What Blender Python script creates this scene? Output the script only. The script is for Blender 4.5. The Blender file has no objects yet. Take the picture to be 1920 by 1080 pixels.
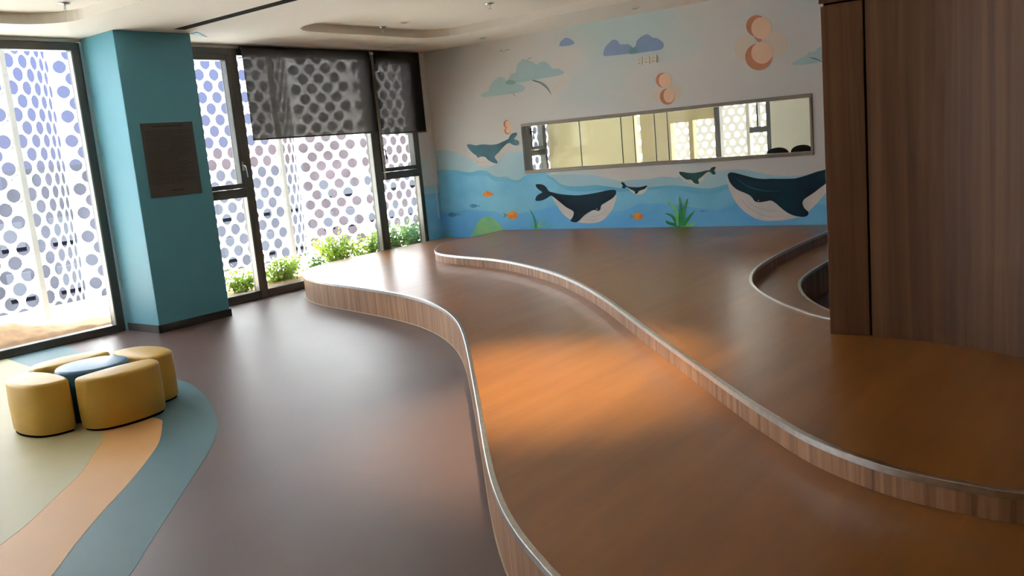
import bpy, bmesh, math, random
from mathutils import Vector, Matrix
from mathutils.geometry import tessellate_polygon
random.seed(7)
SC = bpy.context.scene
COL = SC.collection
PI = math.pi

# ------------------------------------------------------------------ camera, world, sun, exposure
F_PX, YAW, PITCH, ROLL = 1642.73, 0.6557, 0.1630, -0.0905
CAM = Vector((0.0, 0.0, 1.5))
fwd = Vector((-math.sin(YAW)*math.cos(PITCH), math.cos(YAW)*math.cos(PITCH), -math.sin(PITCH)))
rt = Vector((math.cos(YAW), math.sin(YAW), 0.0))
upv = rt.cross(fwd)
RT = rt*math.cos(ROLL) + upv*math.sin(ROLL)
UP = -rt*math.sin(ROLL) + upv*math.cos(ROLL)
cd = bpy.data.cameras.new('camera'); cam = bpy.data.objects.new('camera', cd); COL.objects.link(cam)
cd.sensor_width = 36.0; cd.lens = 36.0*F_PX/1920.0; cd.clip_start = 0.05; cd.clip_end = 500
M = Matrix((RT, UP, -fwd)).transposed().to_4x4(); M.translation = CAM
cam.matrix_world = M
SC.camera = cam

SC.view_settings.view_transform = 'Standard'
SC.view_settings.look = 'None'
SC.view_settings.gamma = 1.0
SC.view_settings.use_curve_mapping = False
SC.view_settings.exposure = 0.64

wd = bpy.data.worlds.new('sky'); SC.world = wd; wd.use_nodes = True
nt = wd.node_tree; nt.nodes.clear()
wo = nt.nodes.new('ShaderNodeOutputWorld'); bg = nt.nodes.new('ShaderNodeBackground')
tc = nt.nodes.new('ShaderNodeTexCoord'); sx = nt.nodes.new('ShaderNodeSeparateXYZ'); rp = nt.nodes.new('ShaderNodeValToRGB')
nt.links.new(tc.outputs['Generated'], sx.inputs[0]); nt.links.new(sx.outputs['Z'], rp.inputs[0])
rp.color_ramp.elements[0].position = 0.0; rp.color_ramp.elements[0].color = (0.26, 0.27, 0.40, 1)
rp.color_ramp.elements[1].position = 0.35; rp.color_ramp.elements[1].color = (0.20, 0.30, 0.72, 1)
e = rp.color_ramp.elements.new(0.9); e.color = (0.75, 0.85, 1.0, 1)
nt.links.new(rp.outputs[0], bg.inputs[0]); bg.inputs[1].default_value = 1.15
nt.links.new(bg.outputs[0], wo.inputs[0])

sd = bpy.data.lights.new('sun', 'SUN'); sd.energy = 135.0; sd.angle = math.radians(3); sd.color = (0.95, 0.98, 1.0)
sun = bpy.data.objects.new('sun', sd); COL.objects.link(sun); sun.location = (3, -3, 12)
sun.rotation_euler = Vector((-0.19, 0.16, -0.968)).to_track_quat('-Z', 'Y').to_euler()
SC.cycles.max_bounces = 10; SC.cycles.diffuse_bounces = 6; SC.cycles.transparent_max_bounces = 16
SC.cycles.sample_clamp_indirect = 8.0
SC.cycles.use_denoising = True

# ------------------------------------------------------------------ room numbers (metres; measured from the photograph)
XW, YW, ZC = -8.38, 9.41, 2.846          # window wall, mural wall, ceiling
Z1, Z2 = 0.254, 0.353                    # tops of the two platforms
XC, YC0, YC1 = -7.795, 4.52, 5.32        # corner column

def ray(px, py):
    return fwd + RT*((px-960)/F_PX) - UP*((py-540)/F_PX)
def on_z(px, py, z):
    d = ray(px, py); return CAM + d*((z-CAM.z)/d.z)
def on_y(px, py, y):
    d = ray(px, py); return CAM + d*(y/d.y)
def on_x(px, py, x):
    d = ray(px, py); return CAM + d*(x/d.x)

# ------------------------------------------------------------------ materials
def srgb(r, g, b):
    f = lambda c: (c/255/12.92) if c/255 <= 0.04045 else ((c/255+0.055)/1.055)**2.4
    return (f(r), f(g), f(b), 1)
def newmat(name):
    m = bpy.data.materials.new(name); m.use_nodes = True; n = m.node_tree
    b = n.nodes['Principled BSDF']; return m, n, b
def setp(b, **k):
    for a, v in k.items():
        a = a.replace('_', ' ')
        if a in b.inputs: b.inputs[a].default_value = v
def pos(n, scale=(1, 1, 1)):
    g = n.nodes.new('ShaderNodeNewGeometry'); mp = n.nodes.new('ShaderNodeMapping'); mp.inputs['Scale'].default_value = scale
    n.links.new(g.outputs['Position'], mp.inputs['Vector']); return mp.outputs[0]
def noise(n, vec, scale=1.0, detail=3.0, rough=0.5, dist=0.0):
    t = n.nodes.new('ShaderNodeTexNoise'); t.inputs['Scale'].default_value = scale; t.inputs['Detail'].default_value = detail
    t.inputs['Roughness'].default_value = rough; t.inputs['Distortion'].default_value = dist
    n.links.new(vec, t.inputs['Vector']); return t.outputs['Fac']
def ramp(n, fac, stops):
    r = n.nodes.new('ShaderNodeValToRGB'); cr = r.color_ramp
    cr.elements[0].position, cr.elements[0].color = stops[0]
    cr.elements[1].position, cr.elements[1].color = stops[-1]
    for p, c in stops[1:-1]:
        q = cr.elements.new(p); q.color = c
    n.links.new(fac, r.inputs[0]); return r.outputs[0]
def mixc(n, a, b, fac, mode='MIX'):
    m = n.nodes.new('ShaderNodeMix'); m.data_type = 'RGBA'; m.blend_type = mode
    for s, v in ((6, a), (7, b)):
        if hasattr(v, 'links') or hasattr(v, 'is_linked'): n.links.new(v, m.inputs[s])
        else: m.inputs[s].default_value = v
    if hasattr(fac, 'is_linked'): n.links.new(fac, m.inputs[0])
    else: m.inputs[0].default_value = fac
    return m.outputs[2]
def bump(n, b, h, strength=0.1, dist=0.01):
    u = n.nodes.new('ShaderNodeBump'); u.inputs['Strength'].default_value = strength; u.inputs['Distance'].default_value = dist
    n.links.new(h, u.inputs['Height']); n.links.new(u.outputs[0], b.inputs['Normal'])
def plain(name, col, rough=0.5, metal=0.0, var=0.06, scale=6.0, bmp=0.0, spec=0.5, bscale=None):
    """one colour with a slight procedural variation"""
    m, n, b = newmat(name)
    v = pos(n); f = noise(n, v, scale, 4)
    lo = tuple(c*(1-var) for c in col[:3])+(1,); hi = tuple(min(1, c*(1+var)) for c in col[:3])+(1,)
    n.links.new(ramp(n, f, [(0.3, lo), (0.7, hi)]), b.inputs['Base Color'])
    setp(b, Roughness=rough, Metallic=metal); b.inputs['Specular IOR Level'].default_value = spec
    if bmp: bump(n, b, noise(n, v, bscale or scale*20, 2), bmp, 0.002)
    return m
def wood(name, c0, c1, c2, grain=(40, 40, 1.6), board=None, rough=0.4, bw=0.16, blen=1.2, spec=0.5, bmp=0.03, dist=0.6, detail=5):
    """grain = noise scales (small = along the grain); board = 'deck' lays boards along Y, 'strip' staves around a riser"""
    m, n, b = newmat(name)
    v = pos(n, grain)
    f = noise(n, v, 1.0, detail, 0.6, dist)
    c = ramp(n, f, [(0.25, c0), (0.5, c1), (0.78, c2)])
    if board:
        br = n.nodes.new('ShaderNodeTexBrick')
        g = n.nodes.new('ShaderNodeNewGeometry'); mp = n.nodes.new('ShaderNodeMapping')
        if board == 'deck': mp.inputs['Rotation'].default_value = (0, 0, PI/2)
        n.links.new(g.outputs['Position'], mp.inputs['Vector']); n.links.new(mp.outputs[0], br.inputs['Vector'])
        br.inputs['Scale'].default_value = 1.0; br.inputs['Brick Width'].default_value = blen; br.inputs['Row Height'].default_value = bw
        br.inputs['Mortar Size'].default_value = 0.0; br.inputs['Mortar Smooth'].default_value = 0.2
        br.inputs['Color1'].default_value = (1, 1, 1, 1); br.inputs['Color2'].default_value = (0.92, 0.92, 0.92, 1)
        br.inputs['Mortar'].default_value = (0.90, 0.89, 0.88, 1)
        c = mixc(n, c, br.outputs['Color'], 1.0, 'MULTIPLY')
    n.links.new(c, b.inputs['Base Color']); setp(b, Roughness=rough); b.inputs['Specular IOR Level'].default_value = spec
    if bmp: bump(n, b, f, bmp, 0.002)
    return m

MAT = {}
MAT['vinyl'] = plain('purple_vinyl', srgb(94, 73, 69), 0.42, var=0.05, scale=2.5, spec=0.5)
MAT['vinyl_blue'] = plain('blue_vinyl', srgb(80, 116, 128), 0.5, var=0.04, scale=3, spec=0.35)
MAT['vinyl_tan'] = plain('orange_vinyl', srgb(206, 160, 106), 0.5, var=0.03, scale=3, spec=0.35)
MAT['vinyl_green'] = plain('cream_green_vinyl', srgb(176, 170, 132), 0.5, var=0.03, scale=3, spec=0.35)
MAT['deck'] = wood('laminate_deck', srgb(138, 88, 40), srgb(150, 98, 46), srgb(162, 109, 54), grain=(9, 1.1, 1), detail=3, board='deck', rough=0.30, bmp=0, spec=0.6, dist=0.0)
MAT['riser'] = wood('riser_laminate', srgb(100, 68, 44), srgb(158, 116, 82), srgb(196, 156, 120), grain=(26, 26, 0.8), rough=0.45)
MAT['panel'] = wood('dark_walnut_cladding', srgb(72, 46, 27), srgb(91, 61, 37), srgb(114, 81, 51), grain=(16, 16, 0.5), rough=0.55, spec=0.25)
MAT['metal'] = plain('brushed_trim', (0.62, 0.62, 0.60, 1), 0.28, 1.0, var=0.12, scale=30)
MAT['chrome'] = plain('chrome', (0.75, 0.75, 0.76, 1), 0.2, 1.0)
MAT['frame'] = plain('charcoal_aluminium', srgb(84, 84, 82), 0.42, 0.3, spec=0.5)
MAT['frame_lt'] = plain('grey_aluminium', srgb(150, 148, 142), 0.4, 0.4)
MAT['mframe'] = plain('taupe_aluminium', srgb(126, 118, 108), 0.4, 0.3)
MAT['ceiling'] = plain('ceiling_paint', srgb(236, 232, 226), 0.8, var=0.01, spec=0.2)
MAT['white'] = plain('white_paint', srgb(226, 222, 214), 0.7, var=0.02, spec=0.3)
MAT['black'] = plain('matt_black', (0.008, 0.008, 0.008, 1), 0.95, spec=0.05)
MAT['skirting'] = plain('black_skirting_and_jamb_shade', (0.03, 0.03, 0.033, 1), 0.45)
MAT['teal'] = plain('teal_paint', srgb(84, 150, 172), 0.55, var=0.03, scale=2)
MAT['yellow'] = plain('mustard_leatherette', srgb(202, 164, 72), 0.42, var=0.05, bmp=0.06, scale=8)
MAT['navy'] = plain('blue_leatherette', srgb(48, 98, 140), 0.35, var=0.05, bmp=0.05, scale=8)
MAT['plate'] = plain('grey_sign_plate', srgb(70, 68, 66), 0.5, 0.0)
MAT['ink'] = plain('sign_ink', srgb(40, 36, 34), 0.6)
MAT['socket'] = plain('ivory_plastic', srgb(232, 226, 216), 0.35, var=0.01)
MAT['cream'] = plain('cream_laminate', srgb(170, 156, 116), 0.5, var=0.03, scale=1.5)
MAT['cream2'] = plain('pale_cream_laminate', srgb(192, 182, 146), 0.5, var=0.03, scale=1.5)
MAT['screen'] = plain('white_powder_coated_screen', (0.90, 0.90, 0.90, 1), 0.6, var=0.01, spec=0.3)
MAT['post'] = plain('taupe_steel_post', (0.040, 0.036, 0.029, 1), 0.7)
MAT['bead'] = plain('light_bead', srgb(200, 186, 160), 0.5)
MAT['lattice'] = plain('unlit_screen_tone', (0.05, 0.047, 0.04, 1), 0.7)  # dark tone paints the unlit face of the backlit far screen
MAT['asphalt'] = plain('dark_asphalt', (0.006, 0.006, 0.007, 1), 0.95, var=0.3, scale=0.2)
MAT['dkwall'] = plain('dark_timber_wall', srgb(92, 74, 60), 0.7)
MAT['soil'] = plain('dry_soil', srgb(164, 130, 98), 0.95, var=0.25, scale=9, bmp=0.5, bscale=40)
MAT['conc'] = plain('concrete', srgb(168, 158, 138), 0.9, var=0.12, scale=5)
MAT['bark'] = plain('green_stem', srgb(120, 110, 70), 0.8)
MAT['house'] = plain('grey_render', (0.030, 0.030, 0.037, 1), 0.95, var=0.3, scale=0.3, spec=0.1)
MAT['house2'] = plain('brick_red_render', (0.042, 0.032, 0.035, 1), 0.95, var=0.3, scale=0.3, spec=0.1)
MAT['hglass'] = plain('dark_window', (0.02, 0.022, 0.03, 1), 0.8)
def leafmat(name, a, b_):
    m, n, b = newmat(name); f = noise(n, pos(n), 9, 2)
    c = ramp(n, f, [(0.3, a), (0.7, b_)]); n.links.new(c, b.inputs['Base Color']); setp(b, Roughness=0.5)
    tr = n.nodes.new('ShaderNodeBsdfTranslucent'); n.links.new(c, tr.inputs[0]); mx = n.nodes.new('ShaderNodeMixShader'); mx.inputs[0].default_value = 0.45
    n.links.new(b.outputs[0], mx.inputs[1]); n.links.new(tr.outputs[0], mx.inputs[2]); n.links.new(mx.outputs[0], n.nodes['Material Output'].inputs[0]); return m
MAT['leaf'] = leafmat('leaf_green', srgb(96, 140, 46), srgb(172, 198, 74))
MAT['leafd'] = leafmat('leaf_deep_green', srgb(52, 98, 44), srgb(110, 150, 70))
MAT['leafp'] = leafmat('leaf_pale', srgb(190, 200, 110), srgb(226, 226, 160))
def glassmat(name, tint, refl=1.0):
    m = bpy.data.materials.new(name); m.use_nodes = True; n = m.node_tree; n.nodes.remove(n.nodes['Principled BSDF'])
    t = n.nodes.new('ShaderNodeBsdfTransparent'); t.inputs[0].default_value = tint
    g = n.nodes.new('ShaderNodeBsdfGlossy'); g.inputs['Roughness'].default_value = 0.02
    fr = n.nodes.new('ShaderNodeFresnel'); fr.inputs[0].default_value = 1.35
    mu = n.nodes.new('ShaderNodeMath'); mu.operation = 'MULTIPLY'; mu.inputs[1].default_value = refl; n.links.new(fr.outputs[0], mu.inputs[0])
    mx = n.nodes.new('ShaderNodeMixShader'); n.links.new(mu.outputs[0], mx.inputs[0]); n.links.new(t.outputs[0], mx.inputs[1]); n.links.new(g.outputs[0], mx.inputs[2])
    n.links.new(mx.outputs[0], n.nodes['Material Output'].inputs[0]); return m
MAT['glass'] = glassmat('window_glass', (0.96, 0.98, 0.98, 1), 0.6)
MAT['glass2'] = glassmat('interior_glass', (0.93, 0.94, 0.90, 1), 0.8)
def fabricmat():
    m = bpy.data.materials.new('screen_fabric'); m.use_nodes = True; n = m.node_tree; n.nodes.remove(n.nodes['Principled BSDF'])
    d = n.nodes.new('ShaderNodeBsdfDiffuse'); f = noise(n, pos(n, (1, 1, 1)), 300, 0)
    n.links.new(ramp(n, f, [(0.3, (0.012, 0.011, 0.010, 1)), (0.7, (0.017, 0.0155, 0.014, 1))]), d.inputs[0])
    t = n.nodes.new('ShaderNodeBsdfTransparent'); t.inputs[0].default_value = (0.0105, 0.0098, 0.0090, 1)
    a = n.nodes.new('ShaderNodeAddShader'); n.links.new(d.outputs[0], a.inputs[0]); n.links.new(t.outputs[0], a.inputs[1])
    tl = n.nodes.new('ShaderNodeBsdfTranslucent'); tl.inputs[0].default_value = (0.013, 0.0118, 0.0108, 1)
    a2 = n.nodes.new('ShaderNodeAddShader'); n.links.new(a.outputs[0], a2.inputs[0]); n.links.new(tl.outputs[0], a2.inputs[1])
    n.links.new(a2.outputs[0], n.nodes['Material Output'].inputs[0]); return m
MAT['fabric'] = fabricmat()
def emis(name, col, s):
    m = bpy.data.materials.new(name); m.use_nodes = True; n = m.node_tree; b = n.nodes['Principled BSDF']
    b.inputs['Base Color'].default_value = col; b.inputs['Emission Color'].default_value = col; b.inputs['Emission Strength'].default_value = s; return m
MAT['lamp'] = emis('warm_lamp', (1, 0.75, 0.45, 1), 6)
# mural paints
def muralsky():
    m, n, b = newmat('mural_sky_paint'); f = noise(n, pos(n, (0.5, 1, 0.7)), 1.3, 2)
    c = ramp(n, f, [(0.35, srgb(222, 224, 226)), (0.5, srgb(226, 226, 228)), (0.66, srgb(204, 226, 232))])
    n.links.new(c, b.inputs['Base Color']); setp(b, Roughness=0.6); return m
def paint(name, a, b_, sc=2.0, st=(1, 1, 1)):
    m, n, b = newmat(name); f = noise(n, pos(n, st), sc, 3)
    n.links.new(ramp(n, f, [(0.32, a), (0.68, b_)]), b.inputs['Base Color']); setp(b, Roughness=0.65); b.inputs['Specular IOR Level'].default_value = 0.2; return m
MAT['m_sky'] = muralsky()
MAT['m_w1'] = paint('mural_pale_wave', srgb(168, 212, 232), srgb(190, 224, 238), 1.2)
MAT['m_w2'] = paint('mural_blue_water', srgb(112, 192, 240), srgb(146, 218, 250), 1.3, (1, 1, 1.6))
MAT['m_w3'] = paint('mural_deep_water', srgb(104, 184, 248), srgb(124, 204, 252), 1.3, (1, 1, 1.6))
MAT['m_wd'] = paint('mural_wave_rim', srgb(104, 184, 230), srgb(128, 200, 232), 1.6)
MAT['m_dark'] = paint('mural_whale_back', srgb(10, 24, 42), srgb(18, 58, 76), 2.2)
MAT['m_slate'] = paint('mural_whale_slate', srgb(66, 104, 124), srgb(84, 130, 146), 4)
MAT['m_teal'] = paint('mural_whale_green', srgb(34, 70, 76), srgb(52, 106, 100), 5)
MAT['m_belly'] = paint('mural_whale_belly', srgb(226, 226, 228), srgb(240, 236, 234), 5)
MAT['m_line'] = paint('mural_pleat_line', srgb(170, 160, 158), srgb(190, 180, 178), 5)
MAT['m_lt'] = paint('mural_teal_highlight', srgb(52, 104, 118), srgb(66, 120, 130), 5)
MAT['m_cloud'] = paint('mural_teal_cloud', srgb(170, 202, 212), srgb(184, 212, 220), 3)
MAT['m_cloudd'] = paint('mural_cloud_overlap', srgb(134, 176, 176), srgb(146, 186, 184), 3)
MAT['m_cloudb'] = paint('mural_violet_cloud', srgb(128, 158, 196), srgb(146, 162, 204), 3)
MAT['m_cloudg'] = paint('mural_green_overlap', srgb(98, 150, 150), srgb(110, 160, 158), 3)
MAT['m_peach'] = paint('mural_peach', srgb(240, 200, 172), srgb(248, 214, 190), 3)
MAT['m_brown'] = paint('mural_rust_brown', srgb(192, 128, 98), srgb(206, 142, 110), 3)
MAT['m_pale'] = paint('mural_pale_peach', srgb(230, 216, 204), srgb(236, 222, 210), 3)
MAT['m_grey'] = paint('mural_bird_grey', srgb(130, 150, 160), srgb(150, 166, 172), 3)
MAT['m_greyd'] = paint('mural_bird_dark', srgb(84, 96, 106), srgb(94, 106, 116), 3)
MAT['m_orange'] = paint('mural_orange_fish', srgb(232, 130, 62), srgb(246, 178, 84), 14)
MAT['m_bfish'] = paint('mural_blue_fish', srgb(80, 148, 206), srgb(98, 164, 216), 9)
MAT['m_green'] = paint('mural_plant_green', srgb(44, 134, 100), srgb(66, 164, 92), 9)
MAT['m_lgreen'] = paint('mural_light_green', srgb(96, 194, 140), srgb(140, 214, 130), 9)
MAT['m_mound'] = paint('mural_green_mound', srgb(126, 206, 168), srgb(156, 214, 146), 6)

# ------------------------------------------------------------------ mesh helpers
class MB:
    def __init__(s, *mats): s.v = []; s.f = []; s.mi = []; s.mats = mats; s.cur = 0; s.smooth = False
    def add(s, vs, fs):
        b = len(s.v); s.v += [tuple(p) for p in vs]
        for f in fs: s.f.append([b+i for i in f]); s.mi.append(s.cur)
    def box(s, x0, x1, y0, y1, z0, z1):
        s.add([(x, y, z) for z in (z0, z1) for y in (y0, y1) for x in (x0, x1)],
              [(0, 2, 3, 1), (4, 5, 7, 6), (0, 1, 5, 4), (2, 6, 7, 3), (0, 4, 6, 2), (1, 3, 7, 5)])
    def prism(s, poly, z0, z1, holes=()):
        """closed slab of a 2-D outline (with holes)"""
        loops = [list(poly)] + [list(h) for h in holes]
        tris = tessellate_polygon([[Vector((p[0], p[1], 0)) for p in l] for l in loops])
        flat = [p for l in loops for p in l]; n = len(flat)
        up = []
        for t in tris:
            a, b, c = [Vector(flat[i]).to_2d() if False else Vector((flat[i][0], flat[i][1])) for i in t]
            t = tuple(t) if (b-a).cross(c-a) > 0 else tuple(reversed(t)); up.append(t)
        s.add([(p[0], p[1], z1) for p in flat] + [(p[0], p[1], z0) for p in flat],
              up + [tuple(n+i for i in reversed(t)) for t in up])
        k = len(s.v) - 2*n; o = 0
        for l in loops:
            m = len(l)
            for i in range(m):
                j = (i+1) % m
                s.f.append([k+o+i, k+n+o+i, k+n+o+j, k+o+j]); s.mi.append(s.cur)
            o += m
    def tube(s, pts, r, seg=8, closed=False, cap=True):
        pts = [Vector(p) for p in pts]; n = len(pts); rings = []
        for i, p in enumerate(pts):
            a = pts[(i-1) % n] if (i or closed) else p; b = pts[(i+1) % n] if (i < n-1 or closed) else p
            t = (b-a).normalized(); u = t.cross(Vector((0, 0, 1)))
            if u.length < 1e-3: u = t.cross(Vector((0, 1, 0)))
            u.normalize(); w = t.cross(u); rr = r[i] if isinstance(r, (list, tuple)) else r
            rings.append([p + (u*math.cos(2*PI*k/seg) + w*math.sin(2*PI*k/seg))*rr for k in range(seg)])
        vs = [q for rg in rings for q in rg]; fs = []
        for i in range(n if closed else n-1):
            j = (i+1) % n
            for k in range(seg): fs.append((i*seg+k, j*seg+k, j*seg+(k+1) % seg, i*seg+(k+1) % seg))
        if cap and not closed: fs += [tuple(reversed(range(seg))), tuple((n-1)*seg+k for k in range(seg))]
        s.add(vs, fs)
    def lathe(s, prof, c, seg=24, axis='z'):
        vs = []; fs = []; n = len(prof)
        for k in range(seg):
            a = 2*PI*k/seg
            for r, h in prof:
                p = (r*math.cos(a), r*math.sin(a), h)
                if axis == 'y': p = (p[0], h, p[1])
                vs.append((c[0]+p[0], c[1]+p[1], c[2]+p[2]))
        for k in range(seg):
            j = (k+1) % seg
            for i in range(n-1): fs.append((k*n+i, j*n+i, j*n+i+1, k*n+i+1))
        s.add(vs, fs)
    def sweep(s, path, prof, closed=False):
        """profile [(outward, z)] carried along a 2-D path; outward = right-hand side of travel"""
        n = len(path); m = len(prof); vs = []
        nr = normals(path, closed)
        for p, q in zip(path, nr):
            for o, z in prof: vs.append((p[0]+q[0]*o, p[1]+q[1]*o, z))
        fs = []
        for i in range(n if closed else n-1):
            j = (i+1) % n
            for k in range(m):
                l = (k+1) % m
                fs.append((i*m+k, i*m+l, j*m+l, j*m+k))
        if not closed: fs += [tuple(range(m)), tuple((n-1)*m+k for k in reversed(range(m)))]
        s.add(vs, fs)
    def flat_y(s, pts, y):
        """painted patch on the mural wall: pts are (x, z) outlines, facing -Y"""
        tris = tessellate_polygon([[Vector((p[0], p[1], 0)) for p in pts]])
        fs = []
        for t in tris:
            a, b, c = [Vector((pts[i][0], pts[i][1])) for i in t]
            fs.append(tuple(t) if (b-a).cross(c-a) > 0 else tuple(reversed(t)))
        s.add([(p[0], y, p[1]) for p in pts], fs)
    def build(s, name, parent=None, smooth=False, mats=None):
        me = bpy.data.meshes.new(name); off = parent_world(parent)
        me.from_pydata([(x-off.x, y-off.y, z-off.z) for x, y, z in s.v], [], s.f)
        for m in (mats or s.mats): me.materials.append(MAT[m] if isinstance(m, str) else m)
        for p, i in zip(me.polygons, s.mi): p.material_index = i; p.use_smooth = smooth
        me.validate()
        bm = bmesh.new(); bm.from_mesh(me); bmesh.ops.recalc_face_normals(bm, faces=bm.faces) if not getattr(s, 'keep', False) else None; bm.to_mesh(me); bm.free()
        o = bpy.data.objects.new(name, me); COL.objects.link(o)
        if parent: o.parent = parent
        return o
def parent_world(p):
    v = Vector((0, 0, 0))
    while p is not None: v += p.location; p = p.parent
    return v
def normals(path, closed=False):
    n = len(path); out = []
    for i in range(n):
        a = path[(i-1) % n] if (i or closed) else path[i]; b = path[(i+1) % n] if (i < n-1 or closed) else path[i]
        t = Vector((b[0]-a[0], b[1]-a[1])); t.normalize(); out.append((t.y, -t.x))
    return out
def spline(pts, per=6, closed=False):
    P = [Vector(p) for p in pts]; n = len(P); out = []
    for i in range(n if closed else n-1):
        if closed: a, b, c, d = P[(i-1) % n], P[i], P[(i+1) % n], P[(i+2) % n]
        else: a, b, c, d = P[max(i-1, 0)], P[i], P[i+1], P[min(i+2, n-1)]
        for k in range(per):
            t = k/per
            out.append(0.5*((2*b) + (c-a)*t + (2*a-5*b+4*c-d)*t*t + (3*b-a-3*c+d)*t**3))
    if not closed: out.append(P[-1])
    return out
def smooth_pts(pts, it=2):
    P = [Vector(p) for p in pts]
    for _ in range(it): P = [P[0]] + [(P[i-1]+2*P[i]+P[i+1])/4 for i in range(1, len(P)-1)] + [P[-1]]
    return P
def tag(o, label=None, cat=None, group=None, kind=None):
    if label: o['label'] = label
    if cat: o['category'] = cat
    if group: o['group'] = group
    if kind: o['kind'] = kind
    return o
def empty(name, loc, label=None, cat=None, group=None, kind=None):
    o = bpy.data.objects.new(name, None); COL.objects.link(o); o.location = loc; o.empty_display_size = 0.1
    return tag(o, label, cat, group, kind)
def bevel(o, w, seg=2, ang=40):
    m = o.modifiers.new('bevel', 'BEVEL'); m.width = w; m.segments = seg; m.limit_method = 'ANGLE'; m.angle_limit = math.radians(ang)
    return o
def copy_tree(o, parent=None):
    c = o.copy(); COL.objects.link(c); c.parent = parent
    for ch in list(o.children): copy_tree(ch, c)
    return c

# ------------------------------------------------------------------ floor
fl = MB('vinyl'); fl.prism([(XW-0.12, -4.2), (3.6, -4.2), (3.6, 9.5), (XW-0.12, 9.5)], -0.15, 0.0)
floor = tag(fl.build('floor'), 'purple grey vinyl floor with curved coloured inlays', kind='structure')
def pz(pts, z=0.0): return [(on_z(x, y, z).x, on_z(x, y, z).y) for x, y in pts]
blue = pz([(331, 710), (362, 722), (390, 750), (404, 780), (408, 800), (400, 830), (383, 860), (344, 922), (317, 963), (278, 1024), (242, 1080)])
blue = [(XW+0.02, 3.86), (-7.55, 3.72), (-6.9, 3.76), (-6.35, 3.66)] + blue + [(-2.75, 1.05), (-2.6, 0.4), (-3.0, -0.6), (-4.2, -1.5), (-6.2, -1.8), (XW+0.02, -1.8)]
MB_ = MB('vinyl_blue'); MB_.prism([tuple(p) for p in spline([Vector(b) for b in blue], 5)], 0.0, 0.0012)
tag(MB_.build('blue_inlay', floor), 'slate blue curved band of vinyl')
tan = pz([(301, 787), (304, 797), (299, 827), (280, 858), (236, 913), (194, 958), (139, 1024), (97, 1080)])
tan = [(XW+0.02, 3.34), (-7.55, 3.24), (-6.7, 3.22), (-6.0, 3.12), (-5.5, 2.98)] + [(-5.27, 2.84)] + tan + [(-3.05, 0.95), (-2.95, 0.4), (-3.4, -0.4), (-4.6, -1.1), (-6.4, -1.3), (XW+0.02, -1.3)]
MB_ = MB('vinyl_tan'); MB_.prism([tuple(p) for p in spline([Vector(b) for b in tan], 5)], 0.0012, 0.0022)
tag(MB_.build('orange_inlay', floor), 'pale orange curved band of vinyl')
grn = pz([(194, 816), (178, 847), (153, 886), (111, 927), (55, 980), (0, 1024)])
grn = [(XW+0.02, 3.335), (-7.55, 3.235), (-6.7, 3.215), (-6.15, 3.0), (-5.75, 2.7)] + grn + [(-3.7, 1.05), (-3.6, 0.5), (-4.1, -0.2), (-5.4, -0.7), (-7.0, -0.9), (XW+0.02, -0.9)]
MB_ = MB('vinyl_green'); MB_.prism([tuple(p) for p in spline([Vector(b) for b in grn], 5)], 0.0022, 0.0030)
tag(MB_.build('cream_inlay', floor), 'cream green field of vinyl inside the bands')

# ------------------------------------------------------------------ ceiling with recessed trays and slot
def rrect(x0, x1, y0, y1, r, n=10):
    out = []
    for cx, cy, a0 in ((x1-r, y0+r, -PI/2), (x1-r, y1-r, 0), (x0+r, y1-r, PI/2), (x0+r, y0+r, PI)):
        for k in range(n+1):
            a = a0 + PI/2*k/n; out.append((cx+r*math.cos(a), cy+r*math.sin(a)))
    return out
trayA = rrect(-7.33, 0.5, 6.12, 8.42, 0.38); trayB = rrect(-7.76, -2.2, 0.6, 4.02, 0.42); trayC = rrect(-7.76, -2.2, -3.6, -0.2, 0.42)
slot = [(-7.60, 5.02), (-1.5, 5.02), (-1.5, 5.14), (-7.60, 5.14)]
ceil = MB('ceiling', 'ceiling')
ceil.prism([(XW-0.16, -4.2), (3.6, -4.2), (3.6, 9.5), (XW-0.16, 9.5)], ZC, ZC+0.09, [trayA, trayB, trayC, slot])
ceil.box(XW-0.16, 3.6, -4.2, 9.5, ZC+0.09, ZC+0.30)
ceiling = tag(ceil.build('ceiling'), 'warm white plaster ceiling with recessed trays', kind='structure')
sl = MB('black'); sl.box(-7.599, -1.501, 5.021, 5.139, ZC-0.001, ZC+0.088)
sl = tag(sl.build('air_slot'), 'long black linear air slot cut into the ceiling in front of the teal column', 'vent')
tp = MB('teal'); tp.prism([(-7.80, 5.33), (-7.68, 5.33), (-7.95, 5.62)], ZC-0.006, ZC-0.0005)
tp.build('teal_patch', ceiling)

# ------------------------------------------------------------------ teal corner column
c = MB('teal'); c.box(XW-0.05, XC, YC0, YC1, 0.0, ZC)
colm = tag(bevel(c.build('column'), 0.004, 1), 'square teal painted column between the two big windows', 'column')
k = MB('skirting')
k.box(XC, XC+0.012, YC0-0.012, YC1+0.012, 0.0, 0.075); k.box(XW+0.03, XC+0.012, YC0-0.012, YC0, 0.0, 0.075); k.box(XW+0.03, XC+0.012, YC1, YC1+0.012, 0.0, 0.075)
tag(k.build('skirting', colm), 'black skirting strip')
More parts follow.
